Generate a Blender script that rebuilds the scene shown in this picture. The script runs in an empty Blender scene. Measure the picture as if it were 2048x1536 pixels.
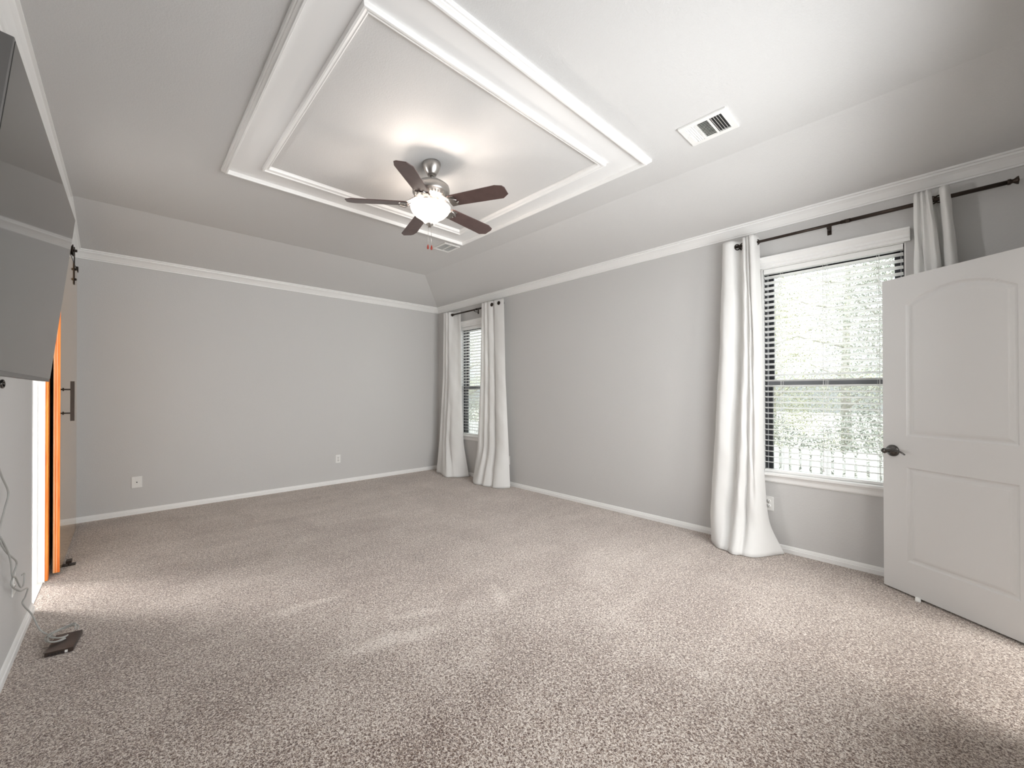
import bpy, math, random
from math import sin, cos, pi, radians
from mathutils import Vector, Matrix

# ---------------------------------------------------------------- camera, world, lights, exposure
sc = bpy.context.scene
COL = sc.collection
sc.view_settings.view_transform = 'Standard'
sc.view_settings.look = 'None'
sc.view_settings.gamma = 1.0
sc.view_settings.use_curve_mapping = False
sc.view_settings.exposure = 0.24
sc.cycles.use_denoising = True
sc.cycles.max_bounces = 12
sc.cycles.diffuse_bounces = 8
sc.cycles.transparent_max_bounces = 16
sc.cycles.sample_clamp_indirect = 6.0
sc.cycles.caustics_reflective = False
sc.cycles.caustics_refractive = False

YAW, PITCH, ROLL = radians(40.1496), radians(0.2979), radians(-0.0708)
fwd = Vector((sin(YAW) * cos(PITCH), cos(YAW) * cos(PITCH), sin(PITCH)))
right = Vector((cos(YAW), -sin(YAW), 0))
up = right.cross(fwd)
rr = right * cos(ROLL) + up * sin(ROLL)
uu = -right * sin(ROLL) + up * cos(ROLL)
cd = bpy.data.cameras.new('camera')
cam = bpy.data.objects.new('camera', cd)
COL.objects.link(cam)
cd.sensor_width = 36.0
cd.lens = 804.496 / 2048 * 36.0
cd.shift_x = (1024 - 931.217) / 2048
cd.shift_y = (780.64 - 768) / 2048
cd.clip_start = 0.02
cd.clip_end = 200
M4 = Matrix((rr, uu, -fwd)).transposed().to_4x4()
M4.translation = Vector((-4.0949, -5.5791, 1.30))
cam.matrix_world = M4
sc.camera = cam

world = bpy.data.worlds.new('overcast_sky')
sc.world = world
world.use_nodes = True
wn = world.node_tree
wn.nodes['Background'].inputs[0].default_value = (0.93, 0.97, 1.0, 1)
# overcast dome: brighter toward the zenith than at the horizon
w_tc = wn.nodes.new('ShaderNodeTexCoord')
w_sp = wn.nodes.new('ShaderNodeSeparateXYZ')
w_mr = wn.nodes.new('ShaderNodeMapRange')
w_mr.inputs['From Min'].default_value = 0.0
w_mr.inputs['From Max'].default_value = 1.0
w_mr.inputs['To Min'].default_value = 0.85
w_mr.inputs['To Max'].default_value = 8.0
wn.links.new(w_tc.outputs['Generated'], w_sp.inputs[0])
wn.links.new(w_sp.outputs['Z'], w_mr.inputs['Value'])
wn.links.new(w_mr.outputs[0], wn.nodes['Background'].inputs[1])


def lamp(name, kind, loc, energy, color=(1, 1, 1), aim=None, **kw):
    l = bpy.data.lights.new(name, kind)
    l.energy = energy
    l.color = color
    for k, v in kw.items():
        setattr(l, k, v)
    o = bpy.data.objects.new(name, l)
    COL.objects.link(o)
    o.location = loc
    if aim is not None:
        o.rotation_euler = (Vector(aim) - Vector(loc)).to_track_quat('-Z', 'Y').to_euler()
    return o


# soft sun behind thin cloud on the window side
lamp('hazy_sun', 'SUN', (6, -3, 8), 3.0, (1.0, 0.98, 0.95), aim=(6 - 1.0, -3 - 0.15, 8 - 0.85), angle=radians(55))
# added fill panel behind the camera to brighten the room; that wall has no window
lamp('fill_behind_camera', 'AREA', (-2.25, -5.93, 1.55), 65, (0.965, 0.985, 1.0), aim=(-2.4, 0, 1.75), spread=radians(150),
     shape='RECTANGLE', size=2.3, size_y=1.6)
# extra fill lamp added in the unseen hall, shining in through the entry doorway
lamp('hall_fill', 'AREA', (-1.04, -6.9, 1.4), 50, (1, 0.98, 0.95), aim=(-1.04, -5, 1.3), shape='RECTANGLE', size=0.8, size_y=1.8)
# bright bathroom light beyond the doorway in the left wall
lamp('bathroom_light', 'AREA', (-5.75, -0.85, 1.75), 90, (1, 0.98, 0.97), aim=(-4.3, -2.3, 0.0), shape='RECTANGLE', size=0.5, size_y=0.7)

# ---------------------------------------------------------------- materials


def principled(name, col, rough=0.5, metal=0.0, spec=0.5, coat=0.0, bump=None, var=None, emit=None, trans=0.0, ior=1.5):
    m = bpy.data.materials.new(name)
    m.use_nodes = True
    nt = m.node_tree
    b = nt.nodes['Principled BSDF']
    b.inputs['Base Color'].default_value = (*col, 1)
    b.inputs['Roughness'].default_value = rough
    b.inputs['Metallic'].default_value = metal
    b.inputs['Specular IOR Level'].default_value = spec
    b.inputs['Coat Weight'].default_value = coat
    b.inputs['Transmission Weight'].default_value = trans
    b.inputs['IOR'].default_value = ior
    tc = nt.nodes.new('ShaderNodeTexCoord')
    if var:
        scale, amt = var
        n = nt.nodes.new('ShaderNodeTexNoise')
        n.inputs['Scale'].default_value = scale
        n.inputs['Detail'].default_value = 3
        nt.links.new(tc.outputs['Object'], n.inputs['Vector'])
        mx = nt.nodes.new('ShaderNodeMix')
        mx.data_type = 'RGBA'
        mx.inputs[6].default_value = (*[c * (1 - amt) for c in col], 1)
        mx.inputs[7].default_value = (*[min(1, c * (1 + amt)) for c in col], 1)
        nt.links.new(n.outputs['Fac'], mx.inputs[0])
        nt.links.new(mx.outputs[2], b.inputs['Base Color'])
    if bump:
        scale, strength, dist = bump
        n = nt.nodes.new('ShaderNodeTexNoise')
        n.inputs['Scale'].default_value = scale
        n.inputs['Detail'].default_value = 4
        n.inputs['Distortion'].default_value = 0.6
        nt.links.new(tc.outputs['Object'], n.inputs['Vector'])
        bp = nt.nodes.new('ShaderNodeBump')
        bp.inputs['Strength'].default_value = strength
        bp.inputs['Distance'].default_value = dist
        nt.links.new(n.outputs['Fac'], bp.inputs['Height'])
        nt.links.new(bp.outputs['Normal'], b.inputs['Normal'])
    if emit:
        b.inputs['Emission Color'].default_value = (*emit[0], 1)
        b.inputs['Emission Strength'].default_value = emit[1]
    return m


WALL = principled('greige_wall_paint', (0.605, 0.600, 0.592), 0.75, bump=(90, 0.25, 0.004), var=(0.8, 0.015), spec=0.3)
CEIL = principled('textured_ceiling_paint', (0.665, 0.662, 0.656), 0.85, bump=(120, 0.5, 0.004), spec=0.2)
TRIM = principled('white_trim_paint', (0.88, 0.88, 0.87), 0.38, var=(3, 0.01))
BOARD = principled('white_board_paint', (0.86, 0.86, 0.855), 0.25, var=(2, 0.01))
DOORW = principled('white_door_paint', (0.66, 0.656, 0.648), 0.42, bump=(120, 0.08, 0.001))
FRAME = principled('dark_window_frame', (0.022, 0.024, 0.028), 0.35, var=(10, 0.1))
RAILM = principled('grey_meeting_rail', (0.16, 0.165, 0.175), 0.4, var=(10, 0.08))
GROOVE = principled('window_track_vinyl', (0.45, 0.46, 0.47), 0.5, var=(10, 0.05))
SLAT = principled('white_blind_slat', (0.90, 0.90, 0.89), 0.35, var=(5, 0.01))
CORD = principled('white_cord', (0.85, 0.85, 0.84), 0.8, var=(60, 0.05))
ROD = principled('dark_bronze_metal', (0.045, 0.033, 0.026), 0.38, metal=0.7, var=(30, 0.15))
NICKEL = principled('brushed_nickel', (0.46, 0.44, 0.42), 0.32, metal=1.0, var=(40, 0.06))
BLADE = principled('dark_cherry_blade', (0.105, 0.066, 0.060), 0.32, var=(14, 0.3))
PLATE = principled('white_plastic', (0.84, 0.84, 0.82), 0.35, var=(8, 0.01))
SLOT = principled('dark_slot', (0.02, 0.02, 0.02), 0.6, var=(8, 0.1))
TVSCREEN = principled('television_screen_glass', (0.03, 0.03, 0.03), 0.06, spec=1.0, ior=1.7, var=(3, 0.02))
TVBODY = principled('television_body', (0.16, 0.155, 0.15), 0.45, metal=0.3, var=(8, 0.05))
CABLE = principled('grey_cable_rubber', (0.42, 0.42, 0.40), 0.5, var=(20, 0.05))
BOXBR = principled('dark_brown_box_plastic', (0.045, 0.03, 0.024), 0.35, var=(8, 0.15))
TILE = principled('pale_tile', (0.80, 0.79, 0.77), 0.3, var=(4, 0.03))
GUNMETAL = principled('dark_gunmetal', (0.11, 0.105, 0.10), 0.25, metal=0.95, var=(40, 0.1))
REDWOOD = principled('red_wood_fob', (0.30, 0.03, 0.015), 0.3, var=(60, 0.2))
BARK = principled('tree_bark', (0.34, 0.32, 0.29), 0.9, bump=(25, 0.6, 0.02), var=(9, 0.3))
LEAFA = principled('yellow_green_leaves', (0.38, 0.38, 0.26), 0.6, var=(1.5, 0.35))
LEAFB = principled('grey_green_leaves', (0.30, 0.31, 0.27), 0.6, var=(1.5, 0.35))
PICKET = principled('weathered_white_picket', (0.55, 0.545, 0.53), 0.7, var=(6, 0.06))
PATIO = principled('pale_ground', (0.40, 0.385, 0.35), 0.9, var=(1.2, 0.12), bump=(30, 0.3, 0.01))
BLUE = principled('pale_blue_paint', (0.35, 0.50, 0.58), 0.6, var=(6, 0.05))

# curtain cloth: opaque weave with some light passing through
CLOTH = bpy.data.materials.new('white_curtain_cloth')
CLOTH.use_nodes = True
nt = CLOTH.node_tree
b = nt.nodes['Principled BSDF']
b.inputs['Base Color'].default_value = (0.93, 0.93, 0.92, 1)
b.inputs['Roughness'].default_value = 0.85
b.inputs['Specular IOR Level'].default_value = 0.2
b.inputs['Sheen Weight'].default_value = 0.2
tl = nt.nodes.new('ShaderNodeBsdfTranslucent')
tl.inputs[0].default_value = (0.88, 0.87, 0.85, 1)
mxs = nt.nodes.new('ShaderNodeMixShader')
mxs.inputs[0].default_value = 0.28
tc = nt.nodes.new('ShaderNodeTexCoord')
wv = nt.nodes.new('ShaderNodeTexNoise')
wv.inputs['Scale'].default_value = 14
wv.inputs['Detail'].default_value = 2
nt.links.new(tc.outputs['Object'], wv.inputs['Vector'])
bp = nt.nodes.new('ShaderNodeBump')
bp.inputs['Strength'].default_value = 0.25
bp.inputs['Distance'].default_value = 0.01
nt.links.new(wv.outputs['Fac'], bp.inputs['Height'])
nt.links.new(bp.outputs['Normal'], b.inputs['Normal'])
nt.links.new(b.outputs[0], mxs.inputs[1])
nt.links.new(tl.outputs[0], mxs.inputs[2])
nt.links.new(mxs.outputs[0], nt.nodes['Material Output'].inputs['Surface'])

# window glass
GLASS = bpy.data.materials.new('window_glass')
GLASS.use_nodes = True
nt = GLASS.node_tree
nt.nodes.remove(nt.nodes['Principled BSDF'])
tr = nt.nodes.new('ShaderNodeBsdfTransparent')
tr.inputs[0].default_value = (0.95, 0.97, 0.96, 1)
gl = nt.nodes.new('ShaderNodeBsdfGlossy')
gl.inputs['Roughness'].default_value = 0.02
lw = nt.nodes.new('ShaderNodeFresnel')
lw.inputs['IOR'].default_value = 1.3
ms = nt.nodes.new('ShaderNodeMixShader')
nt.links.new(lw.outputs[0], ms.inputs[0])
nt.links.new(tr.outputs[0], ms.inputs[1])
nt.links.new(gl.outputs[0], ms.inputs[2])
nt.links.new(ms.outputs[0], nt.nodes['Material Output'].inputs['Surface'])

# insect screen mesh: mostly open weave
SCREEN = bpy.data.materials.new('insect_screen_mesh')
SCREEN.use_nodes = True
nt = SCREEN.node_tree
b = nt.nodes['Principled BSDF']
b.inputs['Base Color'].default_value = (0.25, 0.25, 0.26, 1)
b.inputs['Roughness'].default_value = 0.7
tr = nt.nodes.new('ShaderNodeBsdfTransparent')
ms = nt.nodes.new('ShaderNodeMixShader')
ms.inputs[0].default_value = 0.28
nt.links.new(tr.outputs[0], ms.inputs[1])
nt.links.new(b.outputs[0], ms.inputs[2])
nt.links.new(ms.outputs[0], nt.nodes['Material Output'].inputs['Surface'])

# glowing alabaster bowl
BOWL = principled('lit_alabaster_glass', (0.95, 0.92, 0.86), 0.3, var=(12, 0.03), emit=((1.0, 0.90, 0.78), 1.6))


def wood_material(name, c1, c2, rough, grain_axis='Z', coat=0.0, scale=7.0):
    m = bpy.data.materials.new(name)
    m.use_nodes = True
    nt = m.node_tree
    b = nt.nodes['Principled BSDF']
    tc = nt.nodes.new('ShaderNodeTexCoord')
    mp = nt.nodes.new('ShaderNodeMapping')
    mp.inputs['Scale'].default_value = (1, 1, 0.06) if grain_axis == 'Z' else (1, 0.06, 1)
    n = nt.nodes.new('ShaderNodeTexNoise')
    n.inputs['Scale'].default_value = scale * 12
    n.inputs['Detail'].default_value = 5
    n.inputs['Distortion'].default_value = 0.4
    cr = nt.nodes.new('ShaderNodeValToRGB')
    cr.color_ramp.elements[0].position = 0.35
    cr.color_ramp.elements[0].color = (*c1, 1)
    cr.color_ramp.elements[1].position = 0.65
    cr.color_ramp.elements[1].color = (*c2, 1)
    nt.links.new(tc.outputs['Object'], mp.inputs[0])
    nt.links.new(mp.outputs[0], n.inputs['Vector'])
    nt.links.new(n.outputs['Fac'], cr.inputs[0])
    nt.links.new(cr.outputs[0], b.inputs['Base Color'])
    b.inputs['Roughness'].default_value = rough
    b.inputs['Coat Weight'].default_value = coat
    b.inputs['Coat Roughness'].default_value = 0.06
    return m


BARNWOOD = wood_material('varnished_pine', (0.50, 0.30, 0.14), (0.66, 0.44, 0.22), 0.12, coat=0.6)
ORANGEWOOD = wood_material('orange_stained_wood', (0.85, 0.19, 0.015), (1.0, 0.34, 0.05), 0.45)
PALEWOOD = wood_material('pale_orange_wood', (1.0, 0.50, 0.20), (1.0, 0.62, 0.34), 0.45)


def carpet_material():
    m = bpy.data.materials.new('beige_twist_pile_carpet')
    m.use_nodes = True
    nt = m.node_tree
    b = nt.nodes['Principled BSDF']
    b.inputs['Roughness'].default_value = 0.95
    b.inputs['Specular IOR Level'].default_value = 0.05
    b.inputs['Sheen Weight'].default_value = 0.9
    b.inputs['Sheen Roughness'].default_value = 0.45
    b.inputs['Sheen Tint'].default_value = (1.0, 0.95, 0.91, 1)
    tc = nt.nodes.new('ShaderNodeTexCoord')

    def noise(scale, detail=2.0, dist=0.0, rough=0.5, src=None):
        n = nt.nodes.new('ShaderNodeTexNoise')
        n.inputs['Scale'].default_value = scale
        n.inputs['Detail'].default_value = detail
        n.inputs['Distortion'].default_value = dist
        n.inputs['Roughness'].default_value = rough
        nt.links.new(src or tc.outputs['Object'], n.inputs['Vector'])
        return n.outputs['Fac']

    def math(op, a, c, clamp=False):
        n = nt.nodes.new('ShaderNodeMath')
        n.operation = op
        n.use_clamp = clamp
        for i, v in enumerate((a, c)):
            if isinstance(v, (int, float)):
                n.inputs[i].default_value = v
            else:
                nt.links.new(v, n.inputs[i])
        return n.outputs[0]

    tuft = noise(128, 2.5, 1.1, 0.70)

    def streak_mask(p, q, wdt, seed_off):
        # soft-edged brushed streak between two floor points
        dx, dy = q[0] - p[0], q[1] - p[1]
        ln = (dx * dx + dy * dy) ** 0.5
        sep = nt.nodes.new('ShaderNodeSeparateXYZ')
        wob = nt.nodes.new('ShaderNodeTexNoise')
        wob.inputs['Scale'].default_value = 4.0
        wob.inputs['Detail'].default_value = 3
        nt.links.new(tc.outputs['Object'], wob.inputs['Vector'])
        vm = nt.nodes.new('ShaderNodeVectorMath')
        vm.operation = 'MULTIPLY_ADD'
        vm.inputs[1].default_value = (0.16, 0.16, 0)
        nt.links.new(wob.outputs['Color'], vm.inputs[0])
        nt.links.new(tc.outputs['Object'], vm.inputs[2])
        nt.links.new(vm.outputs[0], sep.inputs[0])
        ox, oy = p[0] + 0.08, p[1] + 0.08
        ax = math('ADD', math('MULTIPLY', math('SUBTRACT', sep.outputs[0], ox), dx / ln), math('MULTIPLY', math('SUBTRACT', sep.outputs[1], oy), dy / ln))
        ay = math('ADD', math('MULTIPLY', math('SUBTRACT', sep.outputs[0], ox), -dy / ln), math('MULTIPLY', math('SUBTRACT', sep.outputs[1], oy), dx / ln))
        a1 = math('DIVIDE', math('SUBTRACT', ax, ln / 2), ln / 2)
        a2 = math('DIVIDE', ay, wdt)
        d = math('ADD', math('MULTIPLY', a1, a1), math('MULTIPLY', a2, a2))
        return math('SUBTRACT', 1.0, math('MINIMUM', d, 1.0))

    # nap: broad patches where the pile leans one way or another
    nap = noise(1.7, 3.0, 0.8)
    mp = nt.nodes.new('ShaderNodeMapping')
    mp.inputs['Rotation'].default_value = (0, 0, radians(-38))
    mp.inputs['Scale'].default_value = (0.5, 3.2, 1)
    nt.links.new(tc.outputs['Object'], mp.inputs[0])
    streak = noise(1.3, 2.0, 0.5, 0.5, mp.outputs[0])
    napv = math('ADD', math('MULTIPLY', math('SUBTRACT', nap, 0.5), 0.13), math('MULTIPLY', math('SUBTRACT', streak, 0.5), 0.08))
    streaks = None
    for k_, (p_, q_, w_, amt_) in enumerate((((-2.66, -3.80), (-3.40, -3.64), 0.075, 0.075), ((-2.62, -3.62), (-2.98, -3.50), 0.05, 0.07),
                                   ((-2.95, -3.12), (-3.55, -3.02), 0.05, 0.07), ((-2.20, -3.55), (-2.35, -3.95), 0.05, 0.05))):
        sm_ = math('MULTIPLY', streak_mask(p_, q_, w_, k_), amt_)
        streaks = sm_ if streaks is None else math('ADD', streaks, sm_)
    t = math('ADD', math('ADD', math('ADD', math('MULTIPLY', math('SUBTRACT', tuft, 0.5), 1.25), 0.462), napv), streaks)
    cr = nt.nodes.new('ShaderNodeValToRGB')
    e = cr.color_ramp.elements
    e[0].position = 0.385
    e[0].color = (0.065, 0.024, 0.012, 1)
    e[1].position = 0.575
    e[1].color = (0.80, 0.725, 0.66, 1)
    x = e.new(0.435)
    x.color = (0.24, 0.155, 0.11, 1)
    x = e.new(0.485)
    x.color = (0.43, 0.345, 0.280, 1)
    nt.links.new(t, cr.inputs[0])
    nt.links.new(cr.outputs[0], b.inputs['Base Color'])
    bp = nt.nodes.new('ShaderNodeBump')
    bp.inputs['Strength'].default_value = 0.7
    bp.inputs['Distance'].default_value = 0.012
    nt.links.new(tuft, bp.inputs['Height'])
    nt.links.new(bp.outputs['Normal'], b.inputs['Normal'])
    return m


CARPET = carpet_material()

# ---------------------------------------------------------------- mesh helpers


class MB:
    def __init__(s):
        s.v, s.f, s.sm = [], [], []

    def add(s, verts, faces, smooth=False):
        n = len(s.v)
        s.v += [tuple(v) for v in verts]
        s.f += [tuple(i + n for i in f) for f in faces]
        s.sm += [smooth] * len(faces)

    def box(s, a, b, mat=None):
        x0, y0, z0 = [min(a[i], b[i]) for i in range(3)]
        x1, y1, z1 = [max(a[i], b[i]) for i in range(3)]
        v = [Vector(p) for p in ((x0, y0, z0), (x1, y0, z0), (x1, y1, z0), (x0, y1, z0), (x0, y0, z1), (x1, y0, z1), (x1, y1, z1), (x0, y1, z1))]
        if mat:
            v = [mat @ p for p in v]
        s.add(v, [(0, 3, 2, 1), (4, 5, 6, 7), (0, 1, 5, 4), (1, 2, 6, 5), (2, 3, 7, 6), (3, 0, 4, 7)])
        return s

    def lathe(s, prof, loc=(0, 0, 0), seg=40, mat=None, smooth=True, cap=True):
        vs, fs = [], []
        for r, z in prof:
            for k in range(seg):
                a = 2 * pi * k / seg
                p = Vector((r * cos(a), r * sin(a), z))
                if mat:
                    p = mat @ p
                vs.append(p + Vector(loc))
        for i in range(len(prof) - 1):
            for k in range(seg):
                k2 = (k + 1) % seg
                fs.append((i * seg + k, i * seg + k2, (i + 1) * seg + k2, (i + 1) * seg + k))
        if cap and prof[0][0] > 1e-5:
            fs.append(tuple(range(seg))[::-1])
        if cap and prof[-1][0] > 1e-5:
            fs.append(tuple((len(prof) - 1) * seg + k for k in range(seg)))
        s.add(vs, fs, smooth)
        return s

    def tube(s, pts, r, seg=10, closed=False):
        pts = [Vector(p) for p in pts]
        n = len(pts)
        rs = r if isinstance(r, (list, tuple)) else [r] * n
        vs, fs = [], []
        t0 = (pts[1] - pts[0]).normalized()
        ref = Vector((0, 0, 1)) if abs(t0.z) < 0.9 else Vector((1, 0, 0))
        nrm = t0.cross(ref).normalized()
        for i in range(n):
            if closed:
                t = (pts[(i + 1) % n] - pts[i - 1]).normalized()
            else:
                t = (pts[min(i + 1, n - 1)] - pts[max(i - 1, 0)]).normalized()
            nrm = (nrm - t * nrm.dot(t)).normalized()
            bn = t.cross(nrm)
            for k in range(seg):
                a = 2 * pi * k / seg
                vs.append(pts[i] + (nrm * cos(a) + bn * sin(a)) * rs[i])
        m = n if closed else n - 1
        for i in range(m):
            j = (i + 1) % n
            for k in range(seg):
                k2 = (k + 1) % seg
                fs.append((i * seg + k, i * seg + k2, j * seg + k2, j * seg + k))
        if not closed:
            fs.append(tuple(range(seg))[::-1])
            fs.append(tuple((n - 1) * seg + k for k in range(seg)))
        s.add(vs, fs, True)
        return s

    def sweep(s, sections):
        """sections: list of rings (same count) -> closed tube with caps, flat shaded"""
        n = len(sections[0])
        vs = [p for sec in sections for p in sec]
        fs = []
        for i in range(len(sections) - 1):
            for k in range(n):
                k2 = (k + 1) % n
                fs.append((i * n + k, i * n + k2, (i + 1) * n + k2, (i + 1) * n + k))
        fs.append(tuple(range(n))[::-1])
        fs.append(tuple((len(sections) - 1) * n + k for k in range(n)))
        s.add(vs, fs)
        return s

    def build(s, name, mat, parent=None, bevel=0.0, fix=True):
        me = bpy.data.meshes.new(name)
        me.from_pydata(s.v, [], s.f)
        me.polygons.foreach_set('use_smooth', s.sm)
        me.materials.append(mat)
        if fix:
            import bmesh
            bm = bmesh.new()
            bm.from_mesh(me)
            bmesh.ops.recalc_face_normals(bm, faces=bm.faces)
            bm.to_mesh(me)
            bm.free()
        me.update()
        o = bpy.data.objects.new(name, me)
        COL.objects.link(o)
        if parent:
            o.parent = parent
        if bevel:
            md = o.modifiers.new('bevel', 'BEVEL')
            md.width = bevel
            md.segments = 2
            md.limit_method = 'ANGLE'
        return o


def tag(o, label=None, cat=None, group=None, kind=None):
    if label:
        o['label'] = label
    if cat:
        o['category'] = cat
    if group:
        o['group'] = group
    if kind:
        o['kind'] = kind
    return o


def empty(name, loc=(0, 0, 0), rz=0.0):
    o = bpy.data.objects.new(name, None)
    COL.objects.link(o)
    o.location = loc
    o.rotation_euler = (0, 0, rz)
    o.empty_display_size = 0.1
    return o


# ---------------------------------------------------------------- room shell
W = 4.524            # room width (x from -W to 0)
YF = -5.96           # wall behind the camera
H = 2.956            # flat ceiling
BX = 0.877           # the slope meets the flat ceiling this far from the wall
SL = 0.2763          # slope of the sloped ceiling strip
ZW = H - BX * SL     # ceiling height at the window wall and back wall
TH = 0.15
WIN = [(-5.42, -4.60), (-1.42, -0.60)]
WZ0, WZ1 = 0.615, 2.335


def zc_y(y):
    return H if y < -BX else H + (y + BX) * -SL


S = {'kind': 'structure'}
# floor
f = MB()
f.box((-W - 0.13, YF - 0.13, -0.1), (0.0, 0.0, 0.0))
o = tag(f.build('floor', CARPET), 'beige and brown twist pile carpet covering the room', 'floor', kind='structure')

# back wall
b_ = MB()
b_.box((-W - TH, 0, -0.1), (TH, TH, H + 0.1))
tag(b_.build('wall_back', WALL), 'plain greige wall opposite the camera with two wall plates', 'wall', kind='structure')

# window wall with two openings
r_ = MB()
ys = [YF - TH]
for a, c in WIN:
    ys += [a, c]
ys.append(0.0)
for i in range(0, len(ys), 2):
    r_.box((0, ys[i], -0.1), (TH, ys[i + 1], H))
for a, c in WIN:
    r_.box((0, a, -0.1), (TH, c, WZ0))
    r_.box((0, a, WZ1), (TH, c, H))
tag(r_.build('wall_right', WALL), 'greige wall with the two curtained windows', 'wall', kind='structure')

# left wall with the bathroom opening
OPA, OPB, OPH = -2.08, -1.58, 2.40
l_ = MB()
l_.box((-W - 0.11, YF - TH, -0.1), (-W, OPA, H + 0.1))
l_.box((-W - 0.11, OPB, -0.1), (-W, 0, H + 0.1))
l_.box((-W - 0.11, OPA, OPH), (-W, OPB, H + 0.1))
tag(l_.build('wall_left', WALL), 'greige wall behind the television', 'wall', kind='structure')

# front wall behind the camera with entry doorway
DX0, DX1 = -1.455, -0.655
fr = MB()
fr.box((-W - TH, YF - 0.12, -0.1), (DX0, YF, H + 0.1))
fr.box((DX1, YF - 0.12, -0.1), (TH, YF, H + 0.1))
fr.box((DX0, YF - 0.12, 2.06), (DX1, YF, H + 0.1))
tag(fr.build('wall_front', WALL), 'greige wall behind the camera holding the entry doorway', 'wall', kind='structure')
# hall shell beyond the doorway
hs = MB()
hs.box((-2.2, -7.2, -0.1), (0.3, -7.1, 2.5))
hs.box((-2.3, -7.2, -0.1), (-2.2, YF - 0.12, 2.5))
hs.box((0.3, -7.2, -0.1), (0.4, YF - 0.12, 2.5))
hs.box((-2.3, -7.2, 2.5), (0.4, YF - 0.12, 2.6))
tag(hs.build('wall_hall', WALL), 'hall wall beyond the open entry door', 'wall', kind='structure')
hf = MB().box((-2.2, -7.1, -0.1), (0.3, YF - 0.13, 0.0))
tag(hf.build('floor_hall', CARPET), 'hall carpet beyond the open entry door', 'floor', kind='structure')

# ceiling: flat plate, two sloped strips meeting in a hip
cm = MB()
P = lambda x, y, z: (x, y, z)
cm.add([P(-W, YF, H), P(-BX, YF, H), P(-BX, -BX, H), P(-W, -BX, H)], [(0, 1, 2, 3)])
cm.add([P(-W, -BX, H), P(-BX, -BX, H), P(0, 0, ZW), P(-W, 0, ZW)], [(0, 1, 2, 3)])
cm.add([P(-BX, YF, H), P(0, YF, ZW), P(0, 0, ZW), P(-BX, -BX, H)], [(0, 1, 2, 3)])
e_ = 0.16
cm.add([P(-W - e_, YF - e_, H + .3), P(e_, YF - e_, H + .3), P(e_, e_, H + .3), P(-W - e_, e_, H + .3)], [(0, 1, 2, 3)])
tag(cm.build('ceiling', CEIL, fix=False), 'textured off-white ceiling with sloped edges toward the windows and back wall', 'ceiling', kind='structure')

# baseboards
BASE = [(0, 0), (0.016, 0), (0.016, 0.030), (0.011, 0.034), (0.011, 0.040), (0.007, 0.052), (0.0, 0.056)]


def base_run(name, a, c, inward, label):
    """a,c: 2D endpoints on the wall face, inward: unit vector into the room"""
    m = MB()
    m.sweep([[(q[0] + inward[0] * d, q[1] + inward[1] * d, z) for d, z in BASE] for q in (a, c)])
    return tag(m.build(name, TRIM), label, 'baseboard', kind='structure')


base_run('baseboard_back', (-W, 0), (0, 0), (0, -1), 'white baseboard along the back wall')
base_run('baseboard_right', (0, 0), (0, YF), (-1, 0), 'white baseboard below the two windows')
base_run('baseboard_left', (-W, YF), (-W, OPA - 0.005), (1, 0), 'white baseboard below the television')
bf = MB()
bf.sweep([[(x, YF + d, z) for d, z in BASE] for x in (-W, DX0 - 0.07)])
bf.sweep([[(x, YF + d, z) for d, z in BASE] for x in (DX1 + 0.07, 0)])
tag(bf.build('baseboard_front', TRIM), 'white baseboard beside the entry doorway', 'baseboard', kind='structure')

# crown mouldings (out from the wall, down from the ceiling line at that distance)
CRN = [(0.0, 0.064), (0.012, 0.064), (0.014, 0.054), (0.021, 0.051), (0.027, 0.040), (0.044, 0.018), (0.060, 0.005),
       (0.066, 0.004), (0.068, -0.008), (0.082, -0.010)]
CR = [(o_, 2.714 - d) for o_, d in CRN] + [(0.082, ZW + SL * 0.082 + 0.001), (0.0, ZW + 0.001)]


def crown_profile():
    return CR


c1 = MB()   # back wall
c1.sweep([[(-W + 0.0, -o_, z) for o_, z in CR], [(-o_, -o_, z) for o_, z in CR]])
tag(c1.build('trim_1', TRIM), 'white crown moulding along the top of the back wall', 'crown moulding', kind='structure')
c2 = MB()
c2.sweep([[(-o_, -o_, z) for o_, z in CR], [(-o_, YF, z) for o_, z in CR]])
tag(c2.build('trim_2', TRIM), 'white crown moulding above the two curtained windows', 'crown moulding', kind='structure')
# left wall crown follows the flat ceiling then drops with the slope
CL = [(0.0, 0.088), (0.010, 0.088), (0.013, 0.076), (0.022, 0.072), (0.030, 0.056), (0.050, 0.030), (0.064, 0.018),
      (0.068, 0.010), (0.082, 0.008), (0.082, -0.001), (0.0, -0.001)]
c3 = MB()
c3.sweep([[(-W + o_, y, zc_y(y) - d) for o_, d in CL] for y in (YF, -BX, -0.001)])
tag(c3.build('trim_3', TRIM), 'white crown moulding above the television following the ceiling slope', 'crown moulding', kind='structure')


# ceiling frame mouldings
def rect_ring(prof, x0, y0, x1, y1, ztop):
    """prof: closed list of (inset, drop); swept round the rectangle"""
    m = MB()
    secs = []
    for (cx, cy, sx, sy) in ((x0, y0, 1, 1), (x1, y0, -1, 1), (x1, y1, -1, -1), (x0, y1, 1, -1)):
        secs.append([(cx + sx * i, cy + sy * i, ztop - d) for i, d in prof])
    n = len(prof)
    vs = [p for s_ in secs for p in s_]
    fs = []
    for i in range(4):
        j = (i + 1) % 4
        for k in range(n):
            k2 = (k + 1) % n
            fs.append((i * n + k, i * n + k2, j * n + k2, j * n + k))
    m.add(vs, fs)
    return m


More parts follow.
